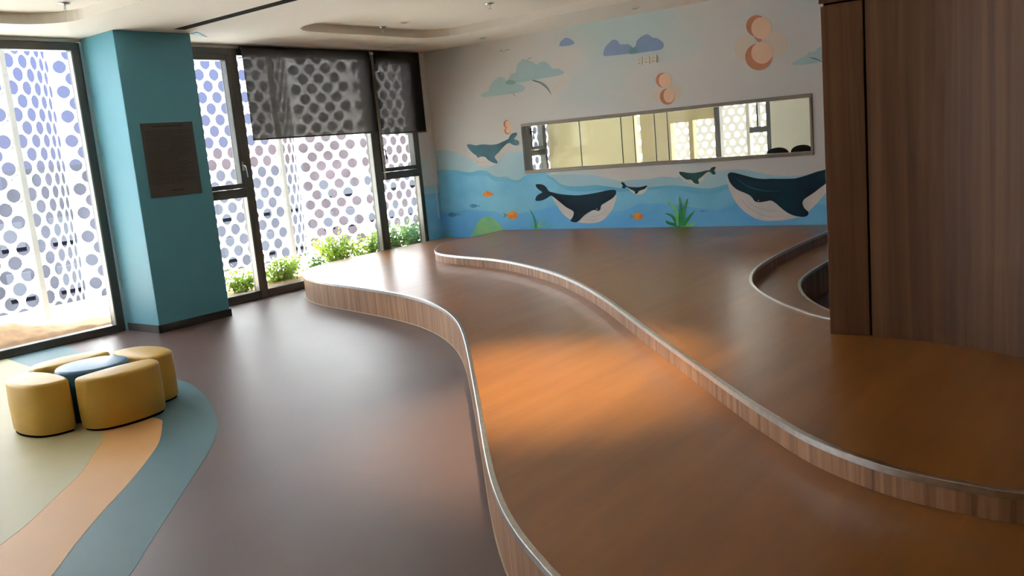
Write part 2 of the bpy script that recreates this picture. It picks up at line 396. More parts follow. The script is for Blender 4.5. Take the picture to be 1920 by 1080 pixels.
# sign plate on the column
sg = [on_x(*p, XC) for p in ((262, 232), (360, 228), (378, 360), (283, 373))]
sy0, sy1 = (sg[0].y+sg[3].y)/2, (sg[1].y+sg[2].y)/2; sz0, sz1 = (sg[2].z+sg[3].z)/2, (sg[0].z+sg[1].z)/2
sign = empty('notice_sign', (XC, (sy0+sy1)/2, sz0), 'dark grey notice sign with rows of small text on the teal column', 'sign')
p = MB('plate'); p.box(XC+0.001, XC+0.009, sy0, sy1, sz0, sz1); bevel(p.build('plate', sign), 0.002, 1)
t = MB('ink'); h = sz1-sz0; w = sy1-sy0
t.box(XC+0.0088, XC+0.0096, sy0+w*0.20, sy0+w*0.80, sz1-h*0.058, sz1-h*0.038)
random.seed(3)
z = sz1-h*0.115; row = 0
while z > sz0+h*0.16:
    y = sy0+w*(0.07 if row % 4 else 0.05); ye = sy0+w*random.choice((0.93, 0.93, 0.93, 0.62, 0.8))
    while y < ye:
        l = w*random.uniform(0.015, 0.05); t.box(XC+0.0088, XC+0.0096, y, min(y+l, ye), z, z+h*0.011); y += l+w*0.011
    z -= h*0.0285; row += 1
t.box(XC+0.0088, XC+0.0096, sy0+w*0.40, sy0+w*0.66, sz0+h*0.065, sz0+h*0.085)
t.build('text_lines', sign)

# ------------------------------------------------------------------ window wall (the facade side)
# painted strip of wall between the window and the mural, and lintel strips above the windows
ws = MB('m_sky', 'm_w1', 'm_w2')
ws.box(XW-0.12, XW, 9.09, 9.50, 1.02, ZC); ws.cur = 1; ws.box(XW-0.12, XW, 9.09, 9.50, 0.94+0.08, 1.022) if False else None
ws.cur = 1; ws.box(XW-0.12, XW, 9.09, 9.50, 0.90, 1.02); ws.cur = 2; ws.box(XW-0.12, XW, 9.09, 9.50, 0.0, 0.90)
tag(ws.build('wall_left'), 'narrow painted wall strip between window and mural', kind='structure')
lt = MB('white', 'frame_lt')
lt.box(XW-0.14, XW-0.02, -4.2, YC0, 2.815, ZC); lt.box(XW-0.14, XW-0.02, YC1, 9.09, 2.80, ZC)
tag(lt.build('trim_1'), 'pale strip between ceiling and window frames', kind='structure')

def window_unit(name, y0, y1, cols, label, xo=XW):
    """cols: list of (ya, yb, rows) openings, rows = list of (za, zb, sash?)"""
    root = empty(name, (xo-0.05, (y0+y1)/2, 0.0), label, None, None, 'structure')
    fr = MB('frame'); zt = 2.81
    fx0, fx1 = xo-0.115, xo
    ys = [y0] + [v for c_ in cols for v in (c_[0], c_[1])] + [y1]
    for a, b in zip(ys[0::2], ys[1::2]):
        if b-a > 0.004: fr.box(fx0, fx1, a, b, 0.0, zt)
    for ya, yb, rows in cols:
        zs = [0.0] + [v for r in rows for v in (r[0], r[1])] + [zt]
        for a, b in zip(zs[0::2], zs[1::2]):
            if b-a > 0.004: fr.box(fx0, fx1, ya, yb, a, b)
    bevel(fr.build('window_frame', root), 0.004, 1)
    for ya, yb, rows in cols:
        for za, zb, sash in rows:
            a, b, c0, d = ya, yb, za, zb
            if sash:
                s = MB('frame'); w = 0.058
                x0, x1 = xo-0.095, xo+0.012
                s.box(x0, x1, a+0.004, a+w, c0+0.004, d-0.004); s.box(x0, x1, b-w, b-0.004, c0+0.004, d-0.004)
                s.box(x0, x1, a+w, b-w, c0+0.004, c0+w); s.box(x0, x1, a+w, b-w, d-w, d-0.004)
                so = bevel(s.build('sash', root), 0.006, 2)
                if sash == 'far': hy = b-w*0.45
                else: hy = a+w*0.5
                hz = c0+(d-c0)*0.17 if sash == 'far' else c0+0.30
                hm = MB('chrome' if sash == 'far' else 'black')
                hm.box(x1, x1+0.012, hy-0.014, hy+0.014, hz-0.05, hz+0.05)
                hm.tube([(x1+0.01, hy, hz), (x1+0.045, hy, hz), (x1+0.052, hy, hz-0.012), (x1+0.052, hy+0.01, hz-0.13)], 0.009, 8)
                hm.build('handle', so, smooth=False)
                a, b, c0, d = a+w, b-w, c0+w, d-w
            g = MB('glass'); g.box(xo-0.075, xo-0.067, a, b, c0, d); g.build('pane', root)
    return root
window_unit('window_1', 1.2, 4.50, [(1.28, 4.42, [(0.075, 2.735, None)])], 'large clear window left of the teal column')
window_unit('window_4', -4.1, 1.19, [(-4.02, -1.5, [(0.075, 2.735, None)]), (-1.42, 1.12, [(0.075, 2.735, None)])], 'large clear window further along the facade')
window_unit('window_2', 5.32, 9.09, [
    (5.38, 6.165, [(0.09, 1.17, None), (1.27, 2.735, 'far')]),
    (6.27, 8.20, [(0.09, 2.735, None)]),
    (8.33, 9.03, [(0.09, 1.17, None), (1.27, 2.735, 'near')])], 'window with two casements and a wide middle pane')
# paler strips put the daylight on the far reveals into the colour
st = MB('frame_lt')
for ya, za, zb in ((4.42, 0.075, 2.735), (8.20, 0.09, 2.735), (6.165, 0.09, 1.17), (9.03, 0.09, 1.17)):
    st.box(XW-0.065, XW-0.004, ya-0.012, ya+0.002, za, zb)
tag(st.build('trim_2'), 'pale strips painted as daylight on the window reveals', kind='structure')

# ------------------------------------------------------------------ roller blinds
def blind(name, ya, yb, zb, label, x=XW+0.055, chain_y=None, chain_z=0.9):
    root = empty(name, (x, (ya+yb)/2, ZC-0.03), label, 'blind', None)
    f = MB('fabric'); f.add([(x, ya, zb+0.012), (x, yb, zb+0.012), (x, yb, ZC-0.02), (x, ya, ZC-0.02)], [(0, 1, 2, 3)]); f.build('fabric', root)
    r = MB('frame'); r.tube([(x-0.022, ya, ZC-0.03), (x-0.022, yb, ZC-0.03)], 0.02, 12); r.build('roller_tube', root, smooth=True)
    b = MB('frame'); b.box(x-0.009, x+0.009, ya, yb, zb-0.006, zb+0.014); bevel(b.build('bottom_bar', root), 0.004, 2)
    if chain_y:
        ch = MB('socket'); cz = ZC-0.04
        ch.tube([(x+0.02, chain_y-0.012, cz), (x+0.02, chain_y-0.014, (cz+chain_z)/2), (x+0.02, chain_y-0.008, chain_z+0.02), (x+0.02, chain_y, chain_z), (x+0.02, chain_y+0.008, chain_z+0.02), (x+0.02, chain_y+0.014, (cz+chain_z)/2), (x+0.02, chain_y+0.012, cz)], 0.0028, 6)
        ch.box(x, x+0.03, chain_y-0.02, chain_y+0.02, ZC-0.065, ZC-0.035)
        ch.build('pull_chain', root)
    return root
blind('roller_blind', 6.30, 8.265, 1.795, 'wide charcoal roller blind half lowered over the middle pane', chain_y=8.29, chain_z=1.15)
blind('roller_blind', 8.325, 9.20, 1.765, 'narrow charcoal roller blind next to the mural wall', x=XW+0.058, chain_y=9.255, chain_z=0.55)
b_ = [o for o in COL.objects if o.name.startswith('roller_blind')][-1]
sc_ = MB('white'); sc_.tube([(XW+0.06, 9.245, 1.76), (XW+0.06, 9.245, ZC-0.02)], 0.008, 8); sc_.build('sunlit_edge', b_)  # white tube stands for the sunlit edge beside the blind
# rolled up blind chain beside the column's bright side
bc = empty('blind_chain', (XW+0.20, YC0-0.02, 0.42), 'thin looped blind chain hanging against the bright side of the teal column', 'chain')
m_ = MB('frame_lt'); cy = YC0-0.02; cx = on_y(237, 590, cy).x
m_.tube([(cx-0.015, cy, 2.83), (cx-0.017, cy, 1.4), (cx-0.015, cy, 0.50), (cx, cy, 0.44), (cx+0.015, cy, 0.50), (cx+0.013, cy, 1.4), (cx+0.010, cy, 2.83)], 0.003, 6)
m_.build('bead_loop', bc, smooth=True)

# ------------------------------------------------------------------ platforms
edge1 = [(812, 451), (759, 462), (708, 473), (618, 489), (576, 500), (563, 511), (566, 520), (580, 526), (600, 529.5), (640, 534), (690, 541), (740, 549), (780, 556), (808, 567), (827, 576), (847, 589), (860, 603), (868, 620), (876, 655), (881, 686), (890, 733), (897, 772), (901, 800), (909, 852), (918, 905), (935, 953), (964, 997), (984, 1023), (1015.5, 1057), (1036, 1080)]
E1 = [Vector((on_z(x, y, Z1).x, on_z(x, y, Z1).y)) for x, y in edge1]
E1 = [Vector((XW+0.03, 9.40)), Vector((XW+0.03, 8.9)), Vector((XW+0.03, 8.2)), Vector((XW+0.03, 7.5)), Vector((XW+0.06, 7.0))] + [Vector((-8.22, 6.68))] + E1[5:]
E1 = smooth_pts(E1, 2)
E1 += [Vector((-1.1, 1.72)), Vector((-0.6, 1.5)), Vector((0.0, 1.32)), Vector((0.8, 1.2)), Vector((2.0, 1.12)), Vector((3.5, 1.1))]
P1 = spline(E1, 5)
edge2 = [(945, 430), (915, 437), (887, 445), (857, 450), (835, 453), (822, 458), (813, 467.5), (815, 473), (822, 475.6), (845, 479.4), (882.5, 482), (920, 484.4), (957.5, 490), (982.5, 496), (1009, 502), (1050, 514), (1080, 528), (1110, 544), (1136, 560), (1164, 581), (1205, 613), (1261, 652), (1317, 693), (1372, 732), (1412, 760), (1459, 787), (1489, 807), (1527, 828), (1607, 858), (1655, 875), (1726, 893), (1815, 911), (1920, 926)]
E2 = [Vector((on_z(x, y, Z2).x, on_z(x, y, Z2).y)) for x, y in edge2]
E2[0] = Vector((-7.31, YW-0.012))
E2 = smooth_pts(E2, 1)
E2 += [Vector((0.2, 2.86)), Vector((1.0, 3.05)), Vector((2.0, 3.2)), Vector((3.5, 3.25))]
P2 = spline(E2, 5)
pit = [(1550, 435.5), (1507, 453), (1478, 467), (1440, 487), (1420, 500), (1408, 515.5), (1408, 531), (1420, 542), (1435.5, 553), (1458, 565.5), (1502, 582), (1538, 592), (1555.5, 598)]
PT = smooth_pts([Vector((-2.76, YW-0.005))] + [Vector((on_z(x, y, Z2).x, on_z(x, y, Z2).y)) for x, y in pit] + [Vector((-1.1, 4.86)), Vector((0.0, 4.82)), Vector((3.5, 4.82))], 1)
PT = spline(PT, 5)
pit2 = [(1551, 491), (1518, 509), (1498, 527), (1497, 542), (1524.5, 568), (1553, 584)]
PU = smooth_pts([Vector((-2.40, YW-0.005)), Vector((-2.40, 8.5))] + [Vector((on_z(x, y, Z1).x, on_z(x, y, Z1).y)) for x, y in pit2] + [Vector((-1.2, 5.2)), Vector((-0.4, 5.12)), Vector((3.5, 5.1))], 1)
PU = spline(PU, 5)
def platform(name, front, inner, z0, z1, label, bead):
    root = empty(name, (front[len(front)//2].x, front[len(front)//2].y+0.3, z0), label, 'platform')
    outline = [(p.x, p.y) for p in front] + [(p.x, p.y) for p in reversed(inner)]
    d = MB('deck'); d.prism(outline, z1-0.018, z1); d.build('deck', root)
    r = MB('riser'); r.sweep([(p.x, p.y) for p in front], [(-0.002, z0+0.001), (-0.002, z1-0.018), (-0.03, z1-0.018), (-0.03, z0+0.001)]); r.build('riser', root)
    r = MB('riser'); r.sweep([(p.x, p.y) for p in reversed(inner)], [(-0.002, z0+0.001), (-0.002, z1-0.018), (-0.03, z1-0.018), (-0.03, z0+0.001)])
    tag(r.build('inner_riser', root), 'shaded riser around the sunken step')
    prof = [(0.003, z1-0.022), (0.003, z1+0.001), (0.0, z1+0.003), (-0.020, z1+0.003), (-0.020, z1-0.004), (-0.0015, z1-0.004), (-0.0015, z1-0.022)]
    e = MB('metal'); e.sweep([(p.x, p.y) for p in front], prof); tag(e.build('edge_trim', root), 'thin brushed metal nosing')
    e = MB('metal'); e.sweep([(p.x, p.y) for p in reversed(inner)], prof); e.build('inner_edge_trim', root)
    if bead:
        e = MB('bead'); e.sweep([(p.x, p.y) for p in front], [(-0.001, z0), (0.005, z0), (0.005, z0+0.006), (-0.001, z0+0.006)]); e.build('base_bead', root)
    return root
# travel direction puts 'right-hand' outward: front paths run from the window round to the camera side
platform('stepped_platform', P1, PU, 0.0, Z1, 'lower wooden stage platform with wavy front edge on the purple floor', True)
platform('stepped_platform', P2, PT, Z1, Z2, 'upper wooden stage platform with wavy edge stacked on the lower one', False)

# ------------------------------------------------------------------ wood clad partition on the upper platform
wp = [(1557, 626), (1633, 631), (1711, 637), (1778, 644), (1833, 654), (1878, 663), (1920, 671)]
W = [Vector((on_z(x, y, Z2).x, on_z(x, y, Z2).y)) for x, y in wp]
xL, ySeam, xS = W[0].x, W[0].y, W[1].x
part = empty('wooden_partition', (xL+0.6, ySeam, Z2), 'tall curved walnut clad partition standing on the upper platform', 'partition')
ft = spline(smooth_pts([Vector((xS+0.006, ySeam-0.004))] + W[2:] + [Vector((-0.42, 4.29)), Vector((-0.22, 4.08)), Vector((0.0, 3.80)), Vector((0.35, 3.45)), Vector((0.9, 3.30)), Vector((2.0, 3.36)), Vector((3.4, 3.40))], 1), 5)
back = [(3.4, 4.72), (xL+0.02, ySeam+0.16)]
b = MB('panel'); b.prism([(p.x, p.y) for p in ft] + [(3.4, 4.70), (xS+0.006, ySeam+0.16)], Z2, ZC-0.002)
b.build('curved_cladding', part)
zh = 1.5 + ray(1536, 10).z*(ySeam/ray(1536, 10).y)
b = MB('panel'); b.box(xL, xS-0.006, ySeam, ySeam+0.16, Z2, zh-0.005); bevel(b.build('narrow_panel', part), 0.002, 1)
b = MB('panel'); b.box(xL-0.006, xS-0.006, ySeam-0.008, ySeam+0.16, zh+0.005, ZC-0.002); bevel(b.build('header_panel', part), 0.002, 1)
b = MB('black'); b.box(xL+0.01, xS+0.01, ySeam+0.02, ySeam+0.15, Z2, ZC-0.003); b.build('shadow_gap', part)
b = MB('socket'); b.lathe([(0, -0.004), (0.007, -0.003), (0.008, 0.0), (0, 0.0)], (xL+0.008, ySeam-0.001, zh-0.002), 12, 'y'); b.build('screw_cap', part)

# ------------------------------------------------------------------ mural wall with the interior window
def wy(px, py, y=YW): p = on_y(px, py, y); return (p.x, p.z)
mt, mb = 1.733, 1.098
mx0 = (wy(978, 233)[0]+wy(985, 327)[0])/2; mx1 = (wy(1520, 175)[0]+wy(1527, 290)[0])/2
m = MB('m_sky')
for a in ((XW, mx0, 0, ZC), (mx1, 3.6, 0, ZC), (mx0, mx1, 0, mb), (mx0, mx1, mt, ZC)):
    m.box(a[0], a[1], YW, YW+0.14, a[2], a[3])
mural = tag(m.build('wall_back'), 'wall painted with an underwater and sky mural', kind='structure')
def patch(name, polys, label=None, lvl=1):
    """polys: [(material, outline in photo pixels or ('c',cx,cy,r..))] each level a hair in front of the last"""
    m = MB(*[a for a, _ in polys]); m.keep = True
    for i, (a, pts) in enumerate(polys):
        m.cur = i; m.flat_y([wy(*q) for q in pts], YW-0.0012*(lvl+0.5*i))
    o = m.build(name, mural)
    if label: o['label'] = label
    return o
def cr(ox, oy, sc, pts): return [(ox+x/sc, oy+y/sc) for x, y in pts]
A = lambda pts: cr(780, 200, 4, pts)
B = lambda pts: cr(1140, 200, 4, pts)
Cc = lambda pts: cr(780, 0, 2.4615, pts)
D = lambda pts: cr(1340, 300, 8.31, pts)
def sm(pts, per=4, closed=True): return [tuple(p) for p in spline([Vector(p) for p in pts], per, closed)]
# water layers: outlines in wall coordinates so that they reach the corners
w1 = sm(A([(100, 350), (150, 332), (220, 327), (285, 340), (340, 368), (400, 388), (500, 392), (600, 372), (680, 345), (780, 330)]), 4, False)
w1b = sm(A([(1010, 512), (1100, 508), (1300, 510), (1400, 530), (1500, 552), (1540, 560)]) + B([(200, 548), (300, 545), (400, 525), (520, 530), (640, 500), (860, 480), (1000, 470), (1300, 520), (1640, 500), (2300, 470)]), 4, False)
w2 = sm(A([(95, 490), (200, 475), (300, 478), (400, 492), (470, 478), (530, 482), (570, 510), (620, 527), (680, 525), (720, 545), (770, 548), (800, 528)]), 4, False)
w2b = sm(A([(980, 510), (1030, 535), (1080, 575), (1150, 595), (1250, 595), (1350, 588), (1450, 600), (1550, 612)]) + B([(200, 606), (300, 605), (420, 592), (500, 590), (600, 598), (680, 610), (760, 612), (830, 600), (900, 580), (1100, 570), (1400, 600), (1640, 590), (2300, 600)]), 4, False)
def layer(name, mat, tops, zb, lvl, label):
    m = MB(mat); m.keep = True
    for top, xa, xb in tops:
        t = [wy(*q) for q in top]
        if xa is not None: t = [(xa, t[0][1])] + [q for q in t if q[0] > xa]
        if xb is not None: t = [q for q in t if q[0] < xb] + [(xb, t[-1][1])]
        m.flat_y(t + [(t[-1][0], zb), (t[0][0], zb)], YW-0.0012*lvl)
    o = m.build(name, mural); o['label'] = label
f1 = [wy(*q) for q in w1]; f1b = [wy(*q) for q in w1b]; f2 = [wy(*q) for q in w2]; f2b = [wy(*q) for q in w2b]
m = MB('m_w1'); m.keep = True
l = [(XW+0.001, f1[0][1])] + [q for q in f1 if q[0] < mx0] + [(mx0-0.001, f1[-1][1])]
m.flat_y(l + [(mx0-0.001, mb), (mx0-0.001, 0.2), (XW+0.001, 0.2)], YW-0.0012)
l = [(mx0, mb-0.004), (f1b[0][0], mb-0.004)] + f1b + [(3.55, f1b[-1][1])]
m.flat_y(l + [(3.55, 0.2), (mx0, 0.2)], YW-0.0012); m.build('pale_wave', mural)
m = MB('m_w2'); m.keep = True
l = [(XW+0.001, f2[0][1])] + f2 + [(mx0-0.002, min(f2[-1][1]+0.02, mb-0.004)), (f2b[0][0], mb-0.005)] + f2b + [(3.55, f2b[-1][1])]
m.flat_y(l + [(3.55, 0.2), (XW+0.001, 0.2)], YW-0.0024); m.build('blue_water', mural)
# darker rim just under the wave crest
m = MB('m_wd'); m.keep = True
for seq in (f2, f2b):
    for a, b_ in zip(seq[:-1], seq[1:]):
        if b_[0]-a[0] < 1e-4: continue
        n0 = 0.05+0.02*math.sin(a[0]*4); n1 = 0.05+0.02*math.sin(b_[0]*4)
        m.flat_y([(a[0], a[1]), (a[0], a[1]-n0), (b_[0], b_[1]-n1), (b_[0], b_[1])], YW-0.0030)
m.build('wave_crest', mural)
m = MB('m_w3'); m.keep = True
l = [(XW+0.001, 0.62)] + [(XW+0.2+0.25*i, 0.60+0.05*math.sin(i*1.1)+0.02*math.sin(i*2.7)) for i in range(46)] + [(3.5, 0.6), (3.5, 0.2), (XW+0.001, 0.2)]
m.flat_y(l, YW-0.0028); m.build('deep_water', mural)

# whales
def whale(back, belly, mat, f, label, pleats=(), hl=(), eye=None):
    polys = [('m_belly', sm(f(belly))), (mat, sm(f(back), 3))]
    for a in pleats: polys.insert(1, ('m_line', f(ribbon(a, 2.2 if f is D else 1.0))))
    for a in hl: polys.append(('m_lt', f(ribbon(a, 7))))
    if eye: polys.append(('m_belly', f([(eye[0]+eye[2]*math.cos(t*PI/4), eye[1]+eye[2]*math.sin(t*PI/4)) for t in range(8)])))
    patch('painted_whale', polys, label, 3)
def ribbon(pts, w):
    P = spline([Vector(p) for p in pts], 5); nn = normals([(p.x, p.y) for p in P]); n = len(P)
    k = [math.sin(PI*min(max(i/(n-1), 0.04), 0.96)) for i in range(n)]
    return [(p.x+q[0]*w*s_, p.y+q[1]*w*s_) for p, q, s_ in zip(P, nn, k)] + [(p.x-q[0]*w*s_, p.y-q[1]*w*s_) for p, q, s_ in reversed(list(zip(P, nn, k)))]
whale([(383, 287), (400, 283), (420, 284), (450, 291), (500, 283), (560, 286), (610, 280), (650, 262), (690, 244), (705, 222), (722, 201), (757, 195), (755, 215), (735, 242), (765, 255), (770, 275), (755, 291), (725, 285), (705, 272), (680, 281), (650, 310), (620, 345), (598, 365), (593, 385), (610, 408), (610, 425), (580, 420), (545, 402), (520, 378), (495, 374), (465, 383), (455, 367), (430, 350), (400, 320)],
      [(385, 302), (400, 350), (430, 402), (470, 440), (520, 453), (570, 442), (605, 425), (640, 380), (670, 330), (700, 275), (640, 290), (560, 320), (470, 330), (410, 310)], 'm_slate', A, 'slate blue whale leaping above the waves', [[(430, 385), (470, 415), (530, 415)]], (), (482, 372, 3))
whale([(903, 582), (945, 583), (975, 600), (995, 630), (1020, 641), (1080, 655), (1150, 662), (1220, 664), (1300, 655), (1380, 640), (1440, 627), (1490, 623), (1503, 640), (1495, 665), (1470, 690), (1430, 715), (1392, 740), (1385, 768), (1370, 782), (1340, 775), (1310, 785), (1270, 810), (1240, 840), (1215, 862), (1190, 867), (1160, 856), (1175, 830), (1185, 800), (1175, 780), (1130, 755), (1080, 715), (1030, 675), (1010, 668), (985, 685), (950, 702), (900, 705), (903, 675), (925, 655), (948, 642), (920, 620), (903, 600)],
      [(1025, 670), (1060, 740), (1100, 800), (1160, 848), (1215, 866), (1280, 874), (1350, 870), (1410, 845), (1460, 790), (1490, 730), (1503, 660), (1440, 660), (1300, 690), (1150, 690)], 'm_dark', A, 'dark navy whale over white belly under the interior window', [[(1250, 822), (1330, 825), (1400, 800), (1450, 750)], [(1240, 845), (1330, 850), (1400, 830)]], (), (1358, 768, 4))
whale([(98, 570), (118, 568), (132, 585), (150, 598), (190, 603), (240, 603), (292, 591), (290, 605), (270, 620), (235, 632), (222, 650), (205, 654), (200, 635), (170, 620), (140, 602), (128, 612), (103, 608), (112, 593)],
      [(150, 603), (180, 640), (215, 658), (255, 655), (285, 632), (294, 600), (230, 612)], 'm_dark', B, 'smallest navy whale between the two bigger ones')
whale([(535, 489), (560, 489), (620, 497), (680, 492), (730, 480), (763, 474), (780, 455), (810, 452), (800, 470), (795, 480), (810, 502), (785, 508), (765, 488), (740, 495), (705, 525), (678, 548), (685, 575), (660, 578), (640, 566), (625, 548), (590, 546), (560, 526), (540, 507)],
      [(537, 500), (560, 545), (610, 575), (660, 582), (700, 562), (735, 522), (752, 490), (640, 510)], 'm_teal', B, 'small green whale swimming up under the interior window')
whale([(205, 230), (250, 192), (340, 205), (450, 235), (550, 262), (650, 285), (780, 295), (900, 291), (1030, 293), (1180, 290), (1260, 285), (1380, 255), (1500, 215), (1600, 180), (1720, 150), (1850, 90), (1930, 20), (2060, 0), (2040, 70), (1970, 120), (2070, 180), (2060, 240), (1960, 220), (1860, 240), (1730, 370), (1650, 430), (1560, 500), (1470, 560), (1400, 610), (1372, 660), (1380, 710), (1410, 760), (1455, 800), (1465, 830), (1440, 870), (1380, 885), (1310, 880), (1220, 860), (1120, 810), (1030, 740), (950, 670), (880, 632), (820, 640), (740, 655), (670, 655), (625, 640), (590, 592), (540, 545), (440, 500), (350, 460), (290, 410), (245, 355), (220, 300)],
      [(190, 290), (210, 400), (260, 530), (340, 670), (450, 790), (580, 880), (700, 930), (850, 948), (1050, 940), (1250, 905), (1380, 875), (1480, 790), (1580, 690), (1660, 600), (1760, 480), (1860, 300), (1600, 300), (1000, 420), (500, 400), (240, 250)], 'm_dark', D, 'largest navy whale partly hidden by the wooden partition',
      [[(340, 480), (420, 610), (560, 760), (760, 860), (950, 880), (1160, 850)], [(480, 560), (560, 680), (700, 750), (900, 795), (1060, 795)]],
      [[(290, 250), (400, 330), (520, 410), (680, 460), (860, 485), (1060, 470)]], (686, 630, 9))
# fish
def fish(cx, cy, L, H, d, mat, f, label, tailmat=None):
    body = [(cx+d*L*0.5*math.cos(t*PI/8), cy+H*0.5*math.sin(t*PI/8)*(1 if abs(math.cos(t*PI/8)) < 0.9 else 0.9)) for t in range(16)]
    tail = [(cx-d*L*0.42, cy), (cx-d*L*0.85, cy-H*0.36), (cx-d*L*0.68, cy), (cx-d*L*0.85, cy+H*0.36)]
    fin = [(cx-d*L*0.1, cy-H*0.42), (cx+d*L*0.08, cy-H*0.66), (cx+d*L*0.22, cy-H*0.38)]
    fin2 = [(cx+d*L*0.0, cy+H*0.42), (cx+d*L*0.16, cy+H*0.64), (cx+d*L*0.26, cy+H*0.36)]
    patch('painted_fish', [(tailmat or mat, f(tail)), (mat, f(fin)), (mat, f(fin2)), (mat, f(body))], label, 3)
fish(536, 656, 62, 44, -1, 'm_orange', A, 'upper small orange fish facing left')
fish(724, 814, 84, 58, 1, 'm_orange', A, 'orange diamond shaped fish left of the seaweed', 'm_cloudg')
fish(226, 822, 78, 52, 1, 'm_orange', B, 'orange fish below the smallest whale', 'm_cloudg')
fish(276, 810, 66, 32, -1, 'm_bfish', A, 'lower pale blue fish in the corner')
fish(434, 744, 60, 26, -1, 'm_bfish', A, 'faint blue fish above the green mound')
fish(712, 782, 46, 14, -1, 'm_bfish', B, 'faint blue fish beside the big seaweed')
# plants
def blades(lst, f, label, mats=('m_green',)):
    polys = []
    for i, (x0, y0, xm, ym, x1, y1, w_) in enumerate(lst):
        P = spline([Vector((x0, y0)), Vector((xm, ym)), Vector((x1, y1))], 5); nn = normals([(p.x, p.y) for p in P]); n = len(P)
        wd_ = [w_*(1-(j/(n-1))**1.5)+0.5 for j in range(n)]
        polys.append((mats[i % len(mats)], f([(p.x+q[0]*w, p.y+q[1]*w) for p, q, w in zip(P, nn, wd_)] + [(p.x-q[0]*w, p.y-q[1]*w) for p, q, w in reversed(list(zip(P, nn, wd_)))])))
    patch('painted_seaweed', polys, label, 4)
blades([(545, 895, 450, 870, 440, 850, 14), (555, 895, 640, 880, 665, 866, 14), (530, 890, 480, 820, 428, 800, 14), (565, 890, 610, 830, 655, 775, 15), (535, 890, 505, 770, 438, 703, 17), (565, 890, 572, 770, 602, 682, 17), (548, 895, 545, 780, 538, 668, 17)], B, 'large aloe shaped green seaweed', ('m_green', 'm_lgreen', 'm_green'))
blades([(905, 912, 880, 900, 850, 870, 7), (905, 912, 940, 870, 985, 842, 7), (905, 912, 950, 890, 985, 872, 6), (1000, 912, 1010, 890, 1025, 875, 5), (903, 912, 890, 840, 853, 765, 9)], A, 'thin seaweed left of the middle whale', ('m_lgreen', 'm_lgreen', 'm_lgreen', 'm_lgreen', 'm_green'))
blades([(215, 985, 195, 950, 172, 930, 6), (215, 985, 222, 950, 240, 925, 6), (240, 985, 250, 960, 268, 940, 5)], A, 'small seaweed tuft in the corner', ('m_lgreen',))
patch('painted_mound', [('m_mound', sm(A([(425, 985), (440, 930), (470, 862), (520, 828), (570, 830), (610, 868), (660, 930), (660, 985)]), 4))], 'pale green rounded mound', 3)
# bubbles
bp = []
random.seed(11)
for i in range(46):
    x = random.uniform(100, 1600); y = random.uniform(560, 900)
    r = random.uniform(1.2, 3.0); bp.append(('m_w1', A([(x+r*math.cos(t*PI/3), y+r*math.sin(t*PI/3)) for t in range(6)])))
for i in range(18):
    x = random.uniform(60, 1600); y = random.uniform(630, 860)
    r = random.uniform(1.2, 2.6); bp.append(('m_w1', B([(x+r*math.cos(t*PI/3), y+r*math.sin(t*PI/3)) for t in range(6)])))
m = MB('m_w1'); m.keep = True
for _, pts in bp: m.flat_y([wy(*q) for q in pts], YW-0.0034)
tag(m.build('painted_bubbles', mural), 'scattered tiny pale bubbles', kind='stuff')
# clouds
patch('painted_cloud', [('m_cloud', sm(Cc([(430, 382), (428, 360), (440, 340), (460, 335), (466, 300), (485, 282), (510, 278), (540, 286), (555, 298), (580, 284), (608, 290), (630, 316), (660, 318), (685, 337), (640, 352), (560, 366), (490, 380)]), 3)),
    ('m_cloud', sm(Cc([(305, 432), (335, 420), (340, 398), (365, 368), (395, 355), (418, 372), (430, 384), (470, 386), (500, 398), (500, 416), (470, 428), (400, 438), (310, 447)]), 3)),
    ('m_cloudd', sm(Cc([(412, 386), (418, 374), (436, 368), (456, 374), (460, 385), (436, 390)]), 3))], 'pale teal double cloud behind the gull')
patch('painted_cloud', [('m_cloudb', sm(Cc([(662, 208), (668, 192), (688, 175), (708, 178), (728, 192), (728, 204), (700, 211), (668, 214)]), 3))], 'tiny blue grey cloud near the ceiling')
patch('painted_cloud', [('m_cloudb', sm(Cc([(865, 240), (875, 215), (888, 202), (904, 186), (928, 186), (942, 205), (962, 205), (985, 206), (1008, 228), (1020, 242), (980, 248), (900, 257), (868, 258)]), 3)),
    ('m_cloudb', sm(Cc([(984, 247), (998, 226), (1015, 210), (1020, 188), (1042, 168), (1070, 158), (1092, 174), (1116, 178), (1142, 200), (1140, 220), (1122, 231), (1060, 240), (1000, 249)]), 3)),
    ('m_cloudg', sm(Cc([(980, 240), (990, 226), (1008, 222), (1021, 232), (1016, 243), (988, 248)]), 3))], 'violet blue pair of clouds above the wall sockets')
patch('painted_cloud', [('m_cloud', sm(Cc([(1735, 292), (1760, 276), (1800, 256), (1815, 240), (1840, 238), (1860, 218), (1900, 212), (1925, 235), (1965, 240), (1990, 262), (1940, 280), (1862, 288), (1800, 298), (1745, 300)]), 3)),
    ('m_greyd', Cc(ribbon([(1812, 266), (1845, 272), (1880, 288)], 2.2)))], 'teal cloud running behind the wooden partition')
